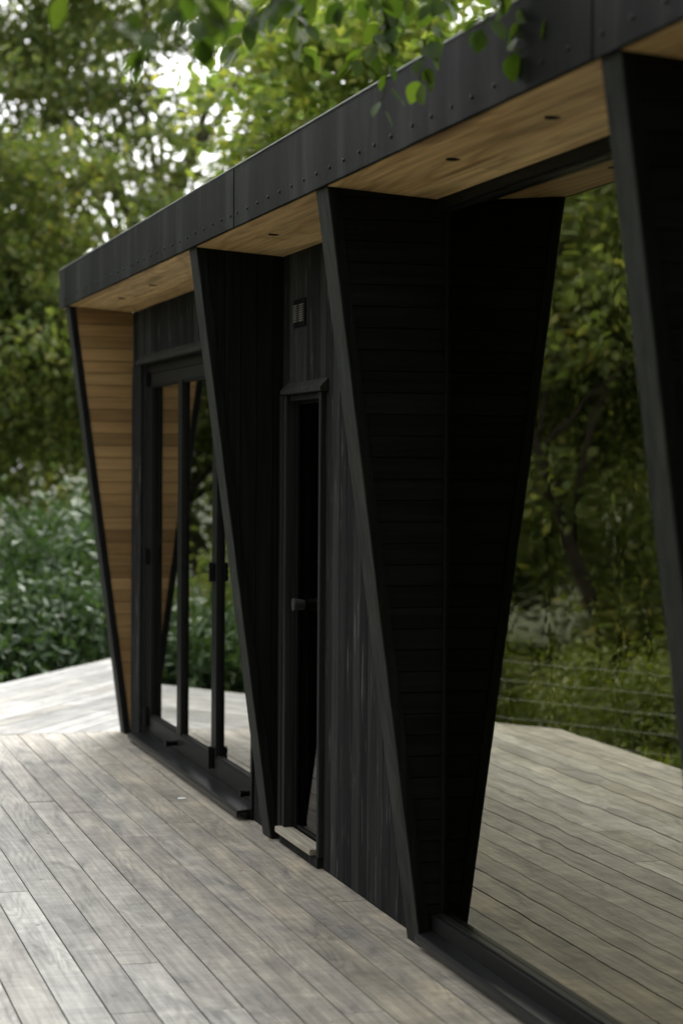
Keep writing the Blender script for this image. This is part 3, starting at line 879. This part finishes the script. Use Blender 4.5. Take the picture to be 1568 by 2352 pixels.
HT = thing('overhanging_tree', (-6.2, 4.3, GZ), 'tree behind the building with leafy boughs drooping over the roof edge', 'tree')
tk = MB()
fork = Vector((-6.0, 3.6, 3.9))
limb(tk, (-6.2, 4.3, GZ-0.1), fork, 0.16, 0.11, 0.05, 8, 12)
leafv, leaff = [], []
def put_leaf(base, direc, normal, L):
    d = Vector(direc).normalized(); nv = Vector(normal); s_ = nv.cross(d)
    if s_.length < 1e-4: s_ = d.orthogonal()
    s_.normalize(); u_ = d.cross(s_)
    v, f = near_leaf(L, L*random.uniform(0.6, 0.78))
    n_ = len(leafv)
    for a in v: leafv.append(tuple(Vector(base) + d*a[0] + s_*a[1] + u_*a[2]))
    leaff.extend(tuple(i+n_ for i in q) for q in f)
def spray(p0, p1, nleaf, size, r0=0.004):
    """a twig with alternate leaves and short side twigs"""
    nleaf = int(nleaf*1.5); size *= 1.15
    pts = limb(tk, p0, p1, r0, 0.0012, 0.12, 7, 5)
    ax = (Vector(p1)-Vector(p0)).normalized()
    for i in range(nleaf):
        t = 0.12 + 0.88*(i+random.uniform(0, 0.6))/nleaf
        q = Vector(p0).lerp(Vector(p1), t); k_ = min(int(t*7), 6); q = pts[k_].lerp(pts[k_+1], min(max(t*7-k_, 0), 1))
        side = Vector((random.uniform(-1, 1), random.uniform(-1, 1), random.uniform(-0.5, 0.3)))
        d = ax*random.uniform(0.1, 0.8) + side*1.0 + Vector((0, 0, random.uniform(-0.75, 0.0)))
        e = q + d.normalized()*random.uniform(0.008, 0.025)
        tk.tube([q, e], 0.0009, 4, False)
        put_leaf(e, d + Vector((0, 0, -0.25)), Vector((random.uniform(-0.6, 0.6), random.uniform(-0.6, 0.6), 1)), size*random.uniform(0.7, 1.2))
def bough(p_end, sprays, r=0.018):
    p_end = Vector(p_end)
    mid = fork.lerp(p_end, 0.55) + Vector((0, 0, 0.45))
    pts = [fork, fork.lerp(mid, 0.5)+Vector((0, 0, 0.12)), mid, mid.lerp(p_end, 0.5)+Vector((0, 0, 0.12)), p_end]
    tk.tube(pts, [r*2, r*1.6, r*1.1, r*0.7, r*0.3], 7)
    for a, b_, n_, sz in sprays: spray(a, b_, n_, sz)
# sprays over and in front of the fascia (right group), the middle mass and the closer dark leaves at left
bough((-4.9, -0.28, 2.86), [((-4.9, -0.28, 2.86), (-4.82, -0.42, 2.60), 9, 0.055), ((-4.95, -0.20, 2.88), (-4.8, -0.30, 2.71), 8, 0.055),
                            ((-4.9, -0.35, 2.85), (-4.9, -0.60, 2.72), 10, 0.055),
                            ((-4.75, -0.24, 2.88), (-4.72, -0.40, 2.62), 9, 0.055), ((-4.8, -0.42, 2.86), (-4.78, -0.52, 2.63), 9, 0.055), ((-4.7, -0.38, 2.88), (-4.7, -0.37, 2.66), 6, 0.05)])
bough((-5.25, -0.55, 2.92), [((-5.2, -0.5, 2.86), (-5.15, -0.55, 2.56), 11, 0.055), ((-5.25, -0.55, 2.92), (-5.15, -0.74, 2.60), 12, 0.055),
                             ((-5.3, -0.45, 2.9), (-5.2, -0.66, 2.66), 12, 0.055), ((-5.1, -0.55, 2.9), (-5.05, -0.8, 2.74), 10, 0.055), ((-5.2, -0.66, 2.82), (-5.22, -0.64, 2.50), 8, 0.05)])
bough((-5.3, -0.95, 2.95), [((-5.3, -0.85, 2.9), (-5.2, -1.0, 2.62), 12, 0.055), ((-5.3, -0.95, 2.95), (-5.1, -1.12, 2.72), 11, 0.055),
                            ((-5.4, -0.8, 2.9), (-5.3, -0.82, 2.65), 12, 0.055), ((-5.2, -0.75, 2.9), (-5.1, -0.9, 2.70), 11, 0.055), ((-5.4, -0.7, 2.95), (-5.3, -0.92, 2.76), 12, 0.055)])
bough((-4.1, -1.35, 2.75), [((-4.1, -1.3, 2.62), (-4.0, -1.48, 2.37), 8, 0.058), ((-4.1, -1.35, 2.7), (-3.95, -1.62, 2.46), 9, 0.058),
                            ((-4.1, -1.25, 2.68), (-4.1, -1.34, 2.46), 8, 0.058), ((-4.2, -1.1, 2.7), (-4.1, -1.2, 2.5), 9, 0.058), ((-4.0, -1.45, 2.72), (-3.9, -1.55, 2.40), 9, 0.058), ((-4.3, -1.2, 2.72), (-4.3, -1.32, 2.45), 9, 0.058)])
cc = np.concatenate([clumps((-6.3, 4.3, 6.2), (2.2, 2.2, 1.6), 60), clumps((-1.2, -0.5, 5.4), (4.0, 4.6, 1.7), 150)])  # second group: unseen crown over the viewer, added to shade the near deck
for q in ((-3.5, 1.5, 5.4), (-1.5, -2.5, 5.3), (0.5, 0.5, 5.6)): limb(tk, fork, q, 0.07, 0.02, 0.1, 7, 7)
obj('trunk', tk, M_twig, HT, smooth=True)
lm = MB(); lm.v = leafv; lm.f = leaff
obj('foliage', lm, L_near, HT, smooth=True)
crown('crown', cc, 70, 0.55, 0.11, 0.6, L_near, HT)

print('objects', len(bpy.data.objects))
